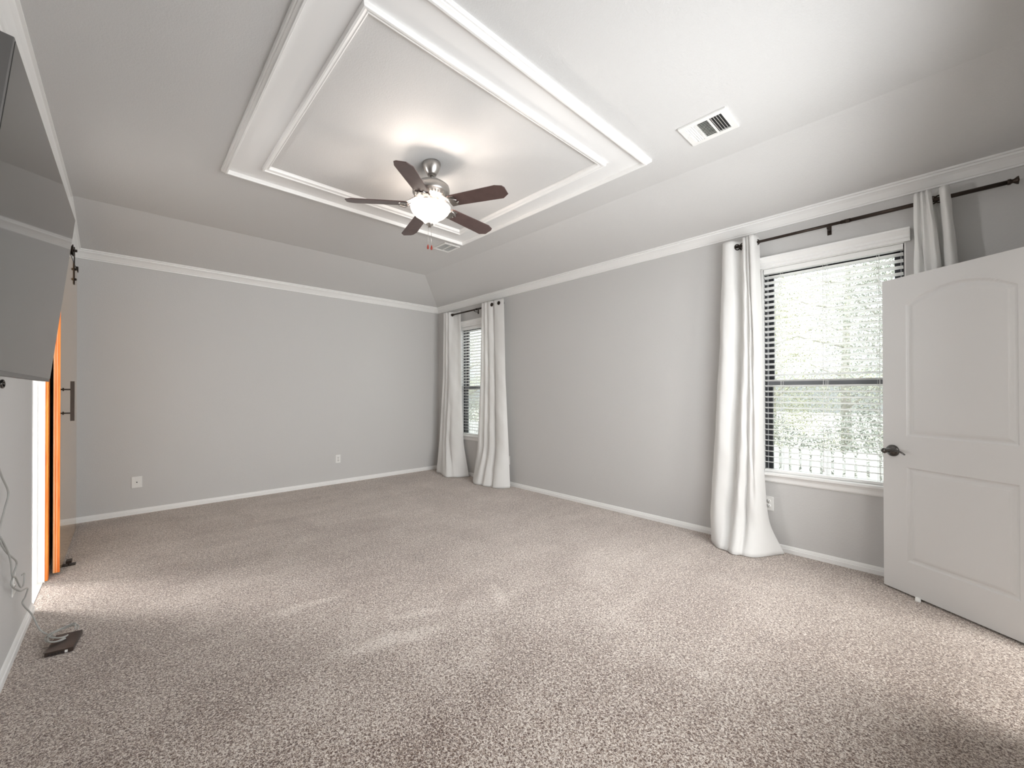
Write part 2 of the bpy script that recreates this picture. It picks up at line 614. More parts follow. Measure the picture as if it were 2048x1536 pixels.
FX0, FY0, FX1, FY1 = -3.565, -4.254, -1.239, -2.146
OUT = [(0.0, -0.001), (0.0, 0.014), (0.004, 0.020), (0.011, 0.020), (0.013, 0.026), (0.022, 0.031), (0.026, 0.038), (0.036, 0.038),
       (0.040, 0.030), (0.043, 0.018), (0.043, -0.001)]
o = rect_ring(OUT, FX0, FY0, FX1, FY1, H).build('trim_4', TRIM)
tag(o, 'outer white moulding of the rectangular ceiling frame', 'ceiling moulding', kind='structure')
o = rect_ring([(0.040, -0.001), (0.040, 0.010), (0.240, 0.010), (0.240, -0.001)], FX0, FY0, FX1, FY1, H).build('trim_5', BOARD)
tag(o, 'flat glossy white board between the two ceiling mouldings', 'ceiling board', kind='structure')
INN = [(0.0, -0.001), (0.0, 0.026), (0.004, 0.033), (0.014, 0.033), (0.018, 0.026), (0.030, 0.021), (0.034, 0.024), (0.040, 0.021), (0.045, 0.010), (0.045, -0.001)]
o = rect_ring(INN, FX0 + 0.225, FY0 + 0.225, FX1 - 0.225, FY1 - 0.225, H).build('trim_6', TRIM)
tag(o, 'inner white moulding of the rectangular ceiling frame around the fan', 'ceiling moulding', kind='structure')

# bathroom beyond the left doorway
bt = MB()
X0 = -6.6
bt.box((X0 - .1, -3.6, -0.1), (X0, 0.1, 2.7))
bt.box((X0, -3.7, -0.1), (-W - 0.11, -3.6, 2.7))
bt.box((X0, 0.0, -0.1), (-W - 0.15, 0.1, 2.7))
bt.box((X0, -3.7, 2.6), (-W - 0.11, 0.1, 2.7))
tag(bt.build('wall_bathroom', TRIM), 'white bathroom walls beyond the doorway beside the television', 'wall', kind='structure')
bt = MB().box((X0, -3.6, -0.1), (-W - 0.13, 0.0, 0.004)).box((-W - 0.14, OPA, -0.05), (-W - 0.004, OPB, 0.004))
tag(bt.build('floor_bathroom', TILE), 'pale bathroom tile beyond the doorway', 'floor', kind='structure')
# white lining of that opening and its wooden edge strip
jm = MB()
jm.box((-W - 0.115, OPB - 0.018, 0), (-W + 0.003, OPB, OPH))
jm.box((-W - 0.075, OPB - 0.032, 0), (-W - 0.032, OPB - 0.018, OPH))
jm.box((-W - 0.115, OPA, 0), (-W + 0.002, OPA + 0.012, OPH))
jm.box((-W - 0.115, OPA, OPH - 0.018), (-W + 0.002, OPB, OPH))
tag(jm.build('trim_7', TRIM), 'white door jamb lining beside the barn door', 'door jamb', kind='structure')
jm = MB().box((-W + 0.001, OPB - 0.01, 0.004), (-W + 0.017, OPB + 0.055, OPH))
tag(jm.build('trim_8', ORANGEWOOD), 'orange stained wood strip between the white jamb and the barn door', 'door trim', kind='structure')


# ---------------------------------------------------------------- windows
def window(idx, ya, yb):
    root = empty('window_%d' % idx, (0, (ya + yb) / 2, WZ0))
    where = 'the near window beside the entry door' if idx == 1 else 'the far window in the room corner'
    tag(root, ('white trimmed window with dark sashes, ' + where), 'window', kind='structure')
    loc = lambda x, y, z: (x, y - (ya + yb) / 2, z - WZ0)
    def bx(m, a, c):
        m.box(loc(*a), loc(*c))
    # dark jamb liner
    m = MB()
    fx0, fx1 = 0.062, TH
    bx(m, (fx0, ya + .001, WZ0), (fx1, ya + 0.022, WZ1))
    bx(m, (fx0, yb - 0.022, WZ0), (fx1, yb - .001, WZ1))
    bx(m, (fx0, ya, WZ1 - 0.03), (fx1, yb, WZ1 - .001))
    bx(m, (fx0, ya, WZ0), (fx1, yb, WZ0 + 0.02))
    m.build('window_frame', FRAME, root)
    g = MB()
    for y0 in (ya + 0.022, yb - 0.022):
        s = 1 if y0 == ya + 0.022 else -1
        for xx in (0.074, 0.096):
            bx(g, (xx, y0, WZ0 + .02), (xx + 0.005, y0 + s * 0.005, WZ1 - .03))
    g.build('sash_track', GROOVE, root)
    zm = 1.345
    # upper sash (outer), lower sash (inner)
    m = MB()
    bx(m, (0.115, ya + 0.022, zm + .01), (0.14, ya + 0.058, WZ1 - .03))
    bx(m, (0.115, yb - 0.058, zm + .01), (0.14, yb - 0.022, WZ1 - .03))
    bx(m, (0.115, ya + 0.022, WZ1 - 0.065), (0.14, yb - 0.022, WZ1 - .03))
    bx(m, (0.115, ya + 0.022, zm + .005), (0.14, yb - 0.022, zm + 0.045))
    m.build('upper_sash', FRAME, root)
    m = MB()
    bx(m, (0.085, ya + 0.022, WZ0 + .02), (0.112, ya + 0.054, zm + .045))
    bx(m, (0.085, yb - 0.054, WZ0 + .02), (0.112, yb - 0.022, zm + .045))
    bx(m, (0.085, ya + 0.022, WZ0 + .02), (0.112, yb - 0.022, WZ0 + 0.036))
    m.build('lower_sash', FRAME, root)
    m = MB()
    bx(m, (0.083, ya + 0.023, zm + .00), (0.113, yb - 0.023, zm + 0.046))
    m.build('meeting_rail', RAILM, root)
    m = MB()
    bx(m, (0.126, ya + 0.058, zm + .045), (0.130, yb - 0.058, WZ1 - .065))
    m.build('upper_pane', GLASS, root)
    m = MB()
    bx(m, (0.097, ya + 0.054, WZ0 + .036), (0.101, yb - 0.054, zm))
    m.build('lower_pane', GLASS, root)
    m = MB()
    m.add([loc(0.142, ya + .03, WZ0 + .03), loc(0.142, yb - .03, WZ0 + .03), loc(0.142, yb - .03, zm), loc(0.142, ya + .03, zm)], [(0, 1, 2, 3)])
    m.build('insect_screen', SCREEN, root)
    # white drywall / wood return
    m = MB()
    bx(m, (-0.001, ya - .001, WZ0), (0.062, ya + 0.006, WZ1))
    bx(m, (-0.001, yb - .006, WZ0), (0.062, yb + .001, WZ1))
    bx(m, (-0.001, ya, WZ1 - .006), (0.062, yb, WZ1))
    m.build('window_return', TRIM, root)
    # head trim with small cornice
    m = MB()
    prof = [(0, WZ1 - .002), (-0.020, WZ1 - .002), (-0.020, 2.352), (-0.028, 2.358), (-0.028, 2.376), (-0.034, 2.384), (-0.046, 2.398), (-0.054, 2.404), (-0.054, 2.418), (0, 2.418)]
    ea, eb = ya - 0.022, yb + 0.022
    m.sweep([[loc(x, ea, z) for x, z in prof], [loc(x, eb, z) for x, z in prof]])
    m.build('head_trim', TRIM, root)
    # stool and apron
    m = MB()
    m.sweep([[loc(x, y, z) for x, z in ((0.062, 0.612), (-0.046, 0.612), (-0.052, 0.618), (-0.052, 0.630), (-0.046, 0.636), (0.062, 0.636))] for y in (ya - .03, yb + .03)])
    m.build('window_stool', TRIM, root)
    m = MB()
    m.sweep([[loc(x, y, z) for x, z in ((0, 0.556), (-0.012, 0.556), (-0.018, 0.566), (-0.018, 0.590), (-0.028, 0.612), (0, 0.612))] for y in (ya - .02, yb + .02)])
    m.build('apron', TRIM, root)
    return root


window(1, *WIN[0])
window(2, *WIN[1])


def blind(idx, ya, yb, label):
    yc = (ya + yb) / 2
    root = empty('window_blind', (0.035, yc, WZ1))
    tag(root, label, 'blind', 'horizontal slat blinds in the two windows')
    hw = (yb - ya) / 2 - 0.012
    m = MB().box((-0.028, -hw, -0.046), (0.026, hw, -0.008))
    m.build('headrail', SLAT, root, bevel=0.002)
    m = MB()
    z = -0.075
    n = 0
    while z > -(WZ1 - 0.675):
        R = Matrix.Translation((0, 0, z)) @ Matrix.Rotation(radians(12), 4, 'Y')
        secs = []
        for y in (-hw, hw):
            top = [R @ Vector((x, y, 0.0030 - 4.5 * x * x + 0.0012)) for x in (-0.025, -0.012, 0, 0.012, 0.025)]
            bot = [R @ Vector((x, y, 0.0030 - 4.5 * x * x - 0.0018)) for x in (0.025, 0.012, 0, -0.012, -0.025)]
            secs.append(top + bot)
        m.sweep(secs)
        z -= 0.0455
        n += 1
    m.build('slats', SLAT, root)
    zb = -(WZ1 - 0.655)
    MB().box((-0.025, -hw, zb - 0.018), (0.025, hw, zb + 0.002)).build('bottom_rail', SLAT, root, bevel=0.003)
    for yy in (0.28, 0.0, -0.28):
        c = MB()
        for xx in (-0.027, 0.027):
            c.tube([(xx, yy - .0, -0.04), (xx, yy - .0, zb)], 0.0011, 6)
        c.tube([(0.0, yy + 0.012, -0.04), (0.0, yy + .012, zb)], 0.0009, 6)
        c.build('ladder_cord', CORD, root)
    c = MB().tube([(-0.034, 0.02, -0.04), (-0.034, 0.022, zb + .05)], 0.0014, 6)
    c.lathe([(0.0, 0.03), (0.004, 0.025), (0.006, 0.0), (0, 0)], loc=(-0.034, 0.022, zb + .03), seg=10)
    c.build('pull_cord', CORD, root)
    return root


blind(1, *WIN[0], 'white horizontal slat blind lowered in the near window, partly hidden by the open door')
blind(2, *WIN[1], 'white horizontal slat blind lowered in the far corner window between its curtains')


# ---------------------------------------------------------------- curtains and rods
def catmull(pts, n):
    out = []
    m = len(pts)
    for i in range(m - 1):
        p0, p1, p2, p3 = pts[max(i - 1, 0)], pts[i], pts[i + 1], pts[min(i + 2, m - 1)]
        for k in range(n):
            t = k / n
            t2, t3 = t * t, t * t * t
            out.append(tuple(0.5 * ((2 * p1[j]) + (-p0[j] + p2[j]) * t + (2 * p0[j] - 5 * p1[j] + 4 * p2[j] - p3[j]) * t2 + (-p0[j] + 3 * p1[j] - 3 * p2[j] + p3[j]) * t3) for j in range(len(p1))))
    out.append(tuple(pts[-1]))
    return out


def curtain(label, keys, holes, seed):
    """keys: list of (z, [(y, x)...]) from top to floor, same number of points each"""
    rnd = random.Random(seed)
    ytop = sum(p[0] for p in keys[0][1]) / len(keys[0][1])
    root = empty('curtain', (0, ytop, 0))
    tag(root, label, 'curtain', 'white grommet curtains')
    zs = [k[0] for k in keys]
    NZ = 90
    rows = []
    rowz = []
    prof = [catmull(k[1], 10) for k in keys]
    for i in range(NZ + 1):
        t = i / NZ
        z = zs[0] + (zs[-1] - zs[0]) * (t if t < .75 else t)
        for k in range(len(keys) - 1):
            if zs[k] >= z >= zs[k + 1]:
                break
        a = (zs[k] - z) / (zs[k] - zs[k + 1])
        if 0 < k < len(keys) - 1:
            pass
        s = a
        row = []
        for p, q in zip(prof[k], prof[k + 1]):
            y = p[0] + (q[0] - p[0]) * s
            x = p[1] + (q[1] - p[1]) * s
            row.append((x, y))
        rows.append(row)
        rowz.append(z)
    # soften the kinks between keys
    for _ in range(5):
        rows = [rows[0]] + [[tuple((rows[i - 1][j][c] + 2 * rows[i][j][c] + rows[i + 1][j][c]) / 4 for c in range(2)) for j in range(len(rows[0]))] for i in range(1, NZ)] + [rows[-1]]
    n = len(rows[0])
    vs, fs = [], []
    for i, row in enumerate(rows):
        for j, (x, y) in enumerate(row):
            z = rowz[i]
            w = 0.0025 * sin(z * 9 + j * 0.11 + seed) + 0.0015 * sin(z * 23 + j * .2)
            fade = min(1, (zs[0] - z) / 0.3)
            vs.append((x + w * fade, y - ytop + w * fade, z))
    for i in range(NZ):
        for j in range(n - 1):
            fs.append((i * n + j, i * n + j + 1, (i + 1) * n + j + 1, (i + 1) * n + j))
    m = MB()
    m.add(vs, fs, True)
    o = m.build('panel', CLOTH, root)
    md = o.modifiers.new('thickness', 'SOLIDIFY')
    md.thickness = 0.0022
    md.offset = 0
    for (y, x, ang) in holes:
        g = MB()
        R = Matrix.Translation((x, y - ytop, RODZ)) @ Matrix.Rotation(radians(ang), 4, 'Z') @ Matrix.Rotation(radians(90), 4, 'Y')
        pts = [R @ Vector((0.023 * cos(2 * pi * k / 24), 0.023 * sin(2 * pi * k / 24), 0)) for k in range(24)]
        g.tube(pts, 0.0042, 8, closed=True)
        g.build('grommet', ROD, root)
    return root


RODZ = 2.545
RX = -0.09


def rod(label, ya, yb, brackets, endr):
    root = empty('curtain_rod', (RX, (ya + yb) / 2, RODZ))
    tag(root, label, 'curtain rod', 'dark curtain rods above the windows')
    yc = (ya + yb) / 2
    m = MB()
    m.tube([(0, ya - yc, 0), (0, yc - yc + .02, 0)], 0.0135, 14)
    m.tube([(0, 0 - .02, 0), (0, yb - yc, 0)], 0.0112, 14)
    m.tube([(0, -0.03, 0), (0, 0.0, 0)], 0.0150, 14)
    m.build('pole', ROD, root)
    for y, s in ((ya, -1), (yb, 1)):
        f = MB()
        R = Matrix.Rotation(radians(-90 * s), 4, 'X')
        f.lathe([(0.011, -0.008), (0.017, -0.005), (0.017, 0.005), (0.012, 0.010), (0.012, 0.016), (0.022, 0.028), (0.024, 0.034), (0.0, 0.038)], loc=(0, y - yc, 0), mat=R, seg=20)
        f.build('finial', ROD, root)
    for y in brackets:
        b = MB()
        b.box((-RX - 0.004, y - yc - 0.012, -0.05), (-RX, y - yc + 0.012, 0.02))
        b.tube([(-RX - 0.003, y - yc, -0.025), (0.02, y - yc, -0.022), (0.0, y - yc, -0.016)], 0.005, 8)
        b.tube([(0.014, y - yc, 0.004), (0.010, y - yc, -0.010), (0.0, y - yc, -0.014), (-0.010, y - yc, -0.010), (-0.014, y - yc, 0.004)], 0.0045, 8)
        b.build('bracket', ROD, root)
    return root


rod('long dark bronze curtain rod above the near window, its right finial near the picture edge', -5.84, -4.41, (-5.03, -4.47), 1)
rod('dark curtain rod above the far corner window', -1.61, -0.535, (-1.03,), 1)

FZ = 0.006
# near window, left curtain
curtain('white curtain left of the near window, its hem pooled on the carpet by the outlet', [
    (2.597, [(-4.345, -.075), (-4.345, -.105), (-4.375, -.128), (-4.415, -.122), (-4.445, -.075), (-4.475, -.055), (-4.492, -.080), (-4.497, -.125), (-4.512, -.138), (-4.522, -.120), (-4.534, -.142), (-4.545, -.128), (-4.556, -.158), (-4.582, -.150), (-4.592, -.090), (-4.598, -.055)]),
    (1.75, [(-4.325, -.060), (-4.320, -.105), (-4.360, -.150), (-4.425, -.135), (-4.462, -.090), (-4.488, -.085), (-4.500, -.110), (-4.505, -.145), (-4.522, -.155), (-4.540, -.135), (-4.556, -.155), (-4.568, -.138), (-4.580, -.160), (-4.602, -.140), (-4.612, -.090), (-4.615, -.050)]),
    (0.60, [(-4.27, -.055), (-4.262, -.110), (-4.315, -.165), (-4.385, -.150), (-4.430, -.110), (-4.452, -.118), (-4.465, -.165), (-4.485, -.185), (-4.510, -.172), (-4.530, -.135), (-4.550, -.165), (-4.572, -.158), (-4.590, -.165), (-4.610, -.140), (-4.620, -.095), (-4.622, -.050)]),
    (0.22, [(-4.25, -.065), (-4.245, -.135), (-4.300, -.215), (-4.370, -.215), (-4.420, -.180), (-4.442, -.195), (-4.462, -.245), (-4.490, -.250), (-4.515, -.225), (-4.535, -.190), (-4.560, -.225), (-4.590, -.225), (-4.615, -.205), (-4.640, -.170), (-4.652, -.115), (-4.655, -.055)]),
    (FZ, [(-4.27, -.085), (-4.275, -.190), (-4.335, -.295), (-4.375, -.335), (-4.415, -.340), (-4.445, -.350), (-4.465, -.375), (-4.490, -.395), (-4.515, -.385), (-4.535, -.355), (-4.570, -.360), (-4.610, -.350), (-4.650, -.300), (-4.690, -.220), (-4.725, -.130), (-4.755, -.065)]),
], [(-4.447, -.082, 55), (-4.495, -.09, 15), (-4.585, -.09, 15)], 1)

# near window, right curtain (lower part behind the open door)
curtain('white curtain right of the near window, mostly hidden behind the open door', [
    (2.605, [(-5.468, -.060), (-5.462, -.110), (-5.475, -.135), (-5.488, -.118), (-5.497, -.142), (-5.510, -.122), (-5.520, -.150), (-5.535, -.125), (-5.540, -.070), (-5.555, -.045), (-5.570, -.070), (-5.572, -.125), (-5.592, -.150), (-5.612, -.120), (-5.618, -.060)]),
    (2.15, [(-5.470, -.060), (-5.462, -.115), (-5.480, -.145), (-5.502, -.125), (-5.512, -.145), (-5.540, -.140), (-5.560, -.150), (-5.575, -.110), (-5.570, -.075), (-5.580, -.060), (-5.592, -.080), (-5.596, -.125), (-5.615, -.150), (-5.638, -.125), (-5.645, -.060)]),
    (0.60, [(-5.48, -.060), (-5.46, -.115), (-5.49, -.165), (-5.53, -.145), (-5.55, -.175), (-5.59, -.165), (-5.62, -.180), (-5.64, -.130), (-5.635, -.085), (-5.65, -.075), (-5.67, -.100), (-5.68, -.150), (-5.71, -.175), (-5.74, -.135), (-5.75, -.060)]),
    (FZ, [(-5.45, -.070), (-5.44, -.135), (-5.48, -.205), (-5.53, -.185), (-5.56, -.215), (-5.60, -.205), (-5.64, -.220), (-5.67, -.170), (-5.665, -.115), (-5.68, -.105), (-5.70, -.130), (-5.72, -.180), (-5.75, -.200), (-5.79, -.155), (-5.80, -.070)]),
], [(-5.542, -.09, 10), (-5.572, -.09, 10)], 2)

# far window, left curtain
curtain('narrow white curtain left of the far window, next to the room corner', [
    (2.595, [(-.300, -.055), (-.305, -.105), (-.345, -.140), (-.375, -.120), (-.405, -.145), (-.435, -.120), (-.462, -.130), (-.490, -.070), (-.540, -.052), (-.590, -.050), (-.635, -.055), (-.668, -.052)]),
    (1.50, [(-.280, -.050), (-.285, -.110), (-.335, -.150), (-.375, -.125), (-.415, -.155), (-.450, -.130), (-.500, -.160), (-.545, -.165), (-.590, -.130), (-.630, -.085), (-.665, -.070), (-.690, -.060)]),
    (0.50, [(-.215, -.050), (-.205, -.115), (-.265, -.170), (-.325, -.150), (-.380, -.185), (-.440, -.165), (-.480, -.205), (-.530, -.165), (-.590, -.190), (-.655, -.165), (-.720, -.110), (-.745, -.060)]),
    (FZ, [(-.200, -.070), (-.190, -.160), (-.280, -.240), (-.420, -.260), (-.540, -.320), (-.640, -.355), (-.700, -.350), (-.735, -.290), (-.770, -.260), (-.820, -.200), (-.860, -.120), (-.880, -.065)]),
], [], 3)

# far window, right curtain
curtain('white curtain right of the far window with two dark grommet holes showing', [
    (2.600, [(-1.215, -.055), (-1.225, -.110), (-1.265, -.135), (-1.290, -.118), (-1.320, -.140), (-1.360, -.125), (-1.400, -.140), (-1.460, -.120), (-1.490, -.085), (-1.500, -.125), (-1.560, -.128), (-1.620, -.122), (-1.680, -.115)]),
    (1.50, [(-1.195, -.055), (-1.205, -.115), (-1.255, -.150), (-1.300, -.130), (-1.345, -.155), (-1.400, -.130), (-1.440, -.155), (-1.500, -.135), (-1.520, -.095), (-1.540, -.140), (-1.600, -.150), (-1.660, -.135), (-1.705, -.110)]),
    (0.50, [(-1.170, -.060), (-1.160, -.130), (-1.230, -.175), (-1.300, -.150), (-1.350, -.185), (-1.410, -.150), (-1.460, -.185), (-1.520, -.160), (-1.550, -.120), (-1.580, -.165), (-1.650, -.180), (-1.720, -.155), (-1.755, -.100)]),
    (FZ, [(-1.100, -.080), (-1.110, -.180), (-1.210, -.270), (-1.300, -.330), (-1.360, -.330), (-1.420, -.300), (-1.480, -.320), (-1.540, -.300), (-1.590, -.270), (-1.640, -.290), (-1.700, -.270), (-1.760, -.200), (-1.790, -.110)]),
], [], 4)

for y, x in ((-1.478, -.128), (-1.597, -.133)):
    # grommets on the flat of the far right curtain
    pass
cur4 = [o for o in COL.objects if o.name.startswith('curtain') and o.get('label', '').startswith('white curtain right of the far')][0]
for yy in (-1.462, -1.600):
    g = MB()
    y0 = yy - cur4.location.y
    R = Matrix.Translation((-.134, y0, RODZ)) @ Matrix.Rotation(radians(90), 4, 'Y')
    g.tube([R @ Vector((0.023 * cos(2 * pi * k / 24), 0.023 * sin(2 * pi * k / 24), 0)) for k in range(24)], 0.0042, 8, closed=True)
    g.lathe([(0.0, -0.001), (0.022, -0.001), (0.022, 0.001), (0, 0.001)], mat=R, seg=24)
    g.build('grommet', ROD, cur4)


# ---------------------------------------------------------------- entry door (open leaf)
def entry_door():
    a = radians(-126)
    dr = Vector((cos(a), sin(a), 0))
    nrm = Vector((-0.809, 0.588, 0)).normalized()
    Wd, Hd, T = 0.765, 2.03, 0.035
    hinge = Vector((-0.2, -5.32, 0.012)) + dr * Wd
    root = empty('door_1', hinge)
    tag(root, 'open white two-panel entry door with arched upper panel, at the right edge', 'door', kind='structure')
    free = Vector((-0.2, -5.32, 0.012)) - hinge

    def h(s, z):
        def prof(d):
            if d <= 0:
                return 0.0
            if d < 0.010:
                return -0.009 * (d / 0.010) ** 0.7
            if d < 0.016:
                return -0.009
            if d < 0.036:
                t = (d - 0.016) / 0.020
                return -0.009 + 0.0065 * (t * t * (3 - 2 * t))
            if d < 0.040:
                return -0.0025 + 0.001 * (d - 0.036) / 0.004
            return -0.0015
        u = (s - 0.385) / 0.25
        zt = 1.845 + 0.085 * max(0, 1 - u * u)
        d1 = min(s - 0.135, 0.635 - s, z - 1.005, (zt - z) * 0.93)
        d2 = min(s - 0.135, 0.635 - s, z - 0.205, 0.805 - z)
        return prof(max(d1, d2))
    def axis(n, lo, hi, marks):
        xs = [lo + (hi - lo) * i / n for i in range(n + 1)]
        for mk in marks:
            xs += [mk + k * 0.002 for k in range(-21, 22)]
        return sorted(set(round(x, 5) for x in xs if lo <= x <= hi))
    ss = axis(40, 0, Wd, (0.155, 0.615))
    zz = axis(60, 0, Hd, (1.025, 0.225, 0.785)) 
    zz = sorted(set(zz + [round(1.80 + k * 0.0025, 5) for k in range(60)]))
    m = MB()
    ns, nz = len(ss), len(zz)
    for side in (1, -1):
        vs = []
        for z in zz:
            for s in ss:
                off = h(s, z) if side == 1 else -T - h(s, z)
                vs.append(free + dr * s + Vector((0, 0, z)) + nrm * off)
        fs = [(i * ns + j, i * ns + j + 1, (i + 1) * ns + j + 1, (i + 1) * ns + j) for i in range(nz - 1) for j in range(ns - 1)]
        m.add(vs, fs, False)
    c = []
    for s in (0, Wd):
        for t in (0, -T):
            for z in (0, Hd):
                c.append(free + dr * s + nrm * t + Vector((0, 0, z)))
    m.add(c, [(0, 1, 3, 2), (4, 6, 7, 5), (0, 2, 6, 4), (1, 5, 7, 3)])
    o = m.build('door_leaf', DOORW, root, fix=False)
    # lever handle
    base = free + dr * 0.058 + Vector((0, 0, 0.902))
    R = Matrix((dr, Vector((0, 0, 1)), nrm)).transposed().to_4x4()   # local x along door, y up, z out
    R = Matrix.Translation(base) @ R
    hd = MB()
    hd.lathe([(0.038, 0.0), (0.038, 0.004), (0.034, 0.011), (0.026, 0.018), (0.014, 0.022), (0.011, 0.030), (0.011, 0.052), (0.016, 0.056), (0.017, 0.066), (0.010, 0.072), (0.0, 0.073)], mat=R, seg=32)
    pts = [(0.0, 0.0, 0.061), (0.025, 0.008, 0.063), (0.05, 0.012, 0.062), (0.075, 0.008, 0.060), (0.098, -0.002, 0.058), (0.112, -0.012, 0.056)]
    hd.tube([R @ Vector(p) for p in catmull(pts, 5)], [0.010 - 0.006 * i / 25 for i in range(26)], 10)
    hd.build('door_handle', GUNMETAL, root)
    R2 = Matrix.Translation(free + dr * 0.058 + Vector((0, 0, 0.902)) - nrm * T) @ Matrix((dr, Vector((0, 0, -1)), -nrm)).transposed().to_4x4()
    hd = MB()
    hd.lathe([(0.038, 0.0), (0.034, 0.011), (0.014, 0.022), (0.011, 0.052), (0.017, 0.060), (0.0, 0.073)], mat=R2, seg=32)
    hd.build('door_handle', GUNMETAL, root)
    for z in (0.25, 1.0, 1.78):
        k = MB().tube([free + dr * (Wd + 0.006) - nrm * (-0.004) + Vector((0, 0, z - .045)), free + dr * (Wd + .006) + nrm * 0.004 + Vector((0, 0, z + .045))], 0.006, 10)
        k.build('hinge', GUNMETAL, root)


entry_door()
cs = MB()
for x0, x1 in ((DX0 - 0.065, DX0 + .012), (DX1 - 0.004, DX1 + 0.065)):
    cs.box((x0, YF - .13, 0), (x1, YF + 0.014, 2.06))
cs.box((DX0 - 0.065, YF - .13, 2.05), (DX1 + 0.065, YF + 0.014, 2.12))
tag(cs.build('trim_9', TRIM), 'white casing around the entry doorway behind the camera', 'door casing', kind='structure')

ws = MB()
ws.sweep([[(-0.005, -0.012, 0), (0.03, -0.012, 0), (0.03, -0.012, 0.020), (-0.005, -0.012, 0.006)], [(-0.005, 0.012, 0), (0.03, 0.012, 0), (0.03, 0.012, 0.020), (-0.005, 0.012, 0.006)]])
o = ws.build('door_wedge', PLATE, bevel=0.001)
o.location = (-0.345, -5.475, 0.0)
tag(o, 'tiny white wedge on the carpet under the open entry door', 'door wedge')


# ---------------------------------------------------------------- barn door
def barn_door():
    y0, y1 = -1.51, -0.28
    xf, xb = -4.455, -4.490
    z0, z1 = 0.022, 2.452
    root = empty('door_2', ((xf + xb) / 2, (y0 + y1) / 2, 0.0))
    tag(root, 'varnished wooden barn door hanging in front of the left wall beyond the television', 'door', kind='structure')
    ox, oy = (xf + xb) / 2, (y0 + y1) / 2
    m = MB().box((xb - ox, y0 - oy + 0.004, z0), (xf - ox, y1 - oy, z1))
    m.build('door_slab', BARNWOOD, root)
    # layered leading edge
    t = (xf - xb)
    for i, mt in enumerate((PALEWOOD, ORANGEWOOD, PALEWOOD, ORANGEWOOD)):
        a = xb + t * (0, .28, .45, .62)[i]
        c = xb + t * (.28, .45, .62, 1.0)[i]
        m = MB().box((a - ox, y0 - oy - 0.002 * (i % 2), z0), (c - ox, y0 - oy + 0.006, z1))
        m.build('edge_band', mt, root)
    # bar pull
    m = MB()
    yh = -1.455
    m.box((-4.408 - ox, yh - oy - 0.014, 1.095), (-4.386 - ox, yh - oy + 0.012, 1.385))
    R90 = Matrix.Rotation(radians(90), 4, 'Y')
    for z in (1.325, 1.152):
        m.tube([(xf - ox, yh - oy, z), (-4.40 - ox, yh - oy, z)], 0.0055, 10)
        m.lathe([(0.012, 0.006), (0.012, 0.012), (0.008, 0.014)], loc=(xf - ox, yh - oy, z), mat=R90, seg=14)
    m.build('bar_handle', ROD, root)
    for yh_ in (-0.58, -1.30):
        m = MB()
        m.box((xf - ox, yh_ - oy - 0.02, 2.27), (xf - ox + 0.006, yh_ - oy + 0.02, 2.60))
        for z in (2.315, 2.405):
            m.lathe([(0.011, 0.0), (0.011, 0.008), (0.006, 0.012), (0, 0.012)], loc=(xf - ox + 0.006, yh_ - oy, z), mat=R90, seg=12)
        m.lathe([(0.012, -0.010), (0.012, 0.018), (0, 0.018)], loc=(xf - ox + .003, yh_ - oy, 2.572), mat=R90, seg=14)
        m.lathe([(0.052, -0.034), (0.052, -0.028), (0.040, -0.022), (0.040, -0.014), (0.052, -0.009), (0.052, -0.004)], loc=(xf - ox, yh_ - oy, 2.572), mat=R90, seg=28)
        m.build('roller_hanger', ROD, root)
    rl = empty('barn_door_rail', (-4.475, -1.3, 2.505))
    tag(rl, 'dark metal rail on the left wall carrying the barn door rollers', 'rail')
    MB().box((-0.003, -1.2, -0.022), (0.003, 1.18, 0.022)).build('rail_bar', ROD, rl)
    for y in (-1.1, 0.0, 1.1):
        MB().tube([(-0.049, y, 0), (0.0, y, 0)], 0.010, 12).build('spacer', ROD, rl)
    m = MB().box((-0.006, 1.14, -0.026), (0.020, 1.18, 0.024))
    m.build('end_stop', ROD, rl)
    # floor guide
    g = MB()
    g.box((-0.035, -0.03, 0.0), (0.055, 0.03, 0.004))
    g.box((0.012, -0.012, 0.0), (0.020, 0.012, 0.022))
    g.box((0.002, -0.028, 0.020), (0.034, 0.028, 0.038))
    o = g.build('door_floor_guide', ROD, bevel=0.001)
    o.location = (-4.440, -1.32, 0.001)
    tag(o, 'small dark floor guide on the carpet at the foot of the barn door', 'door guide')


barn_door()


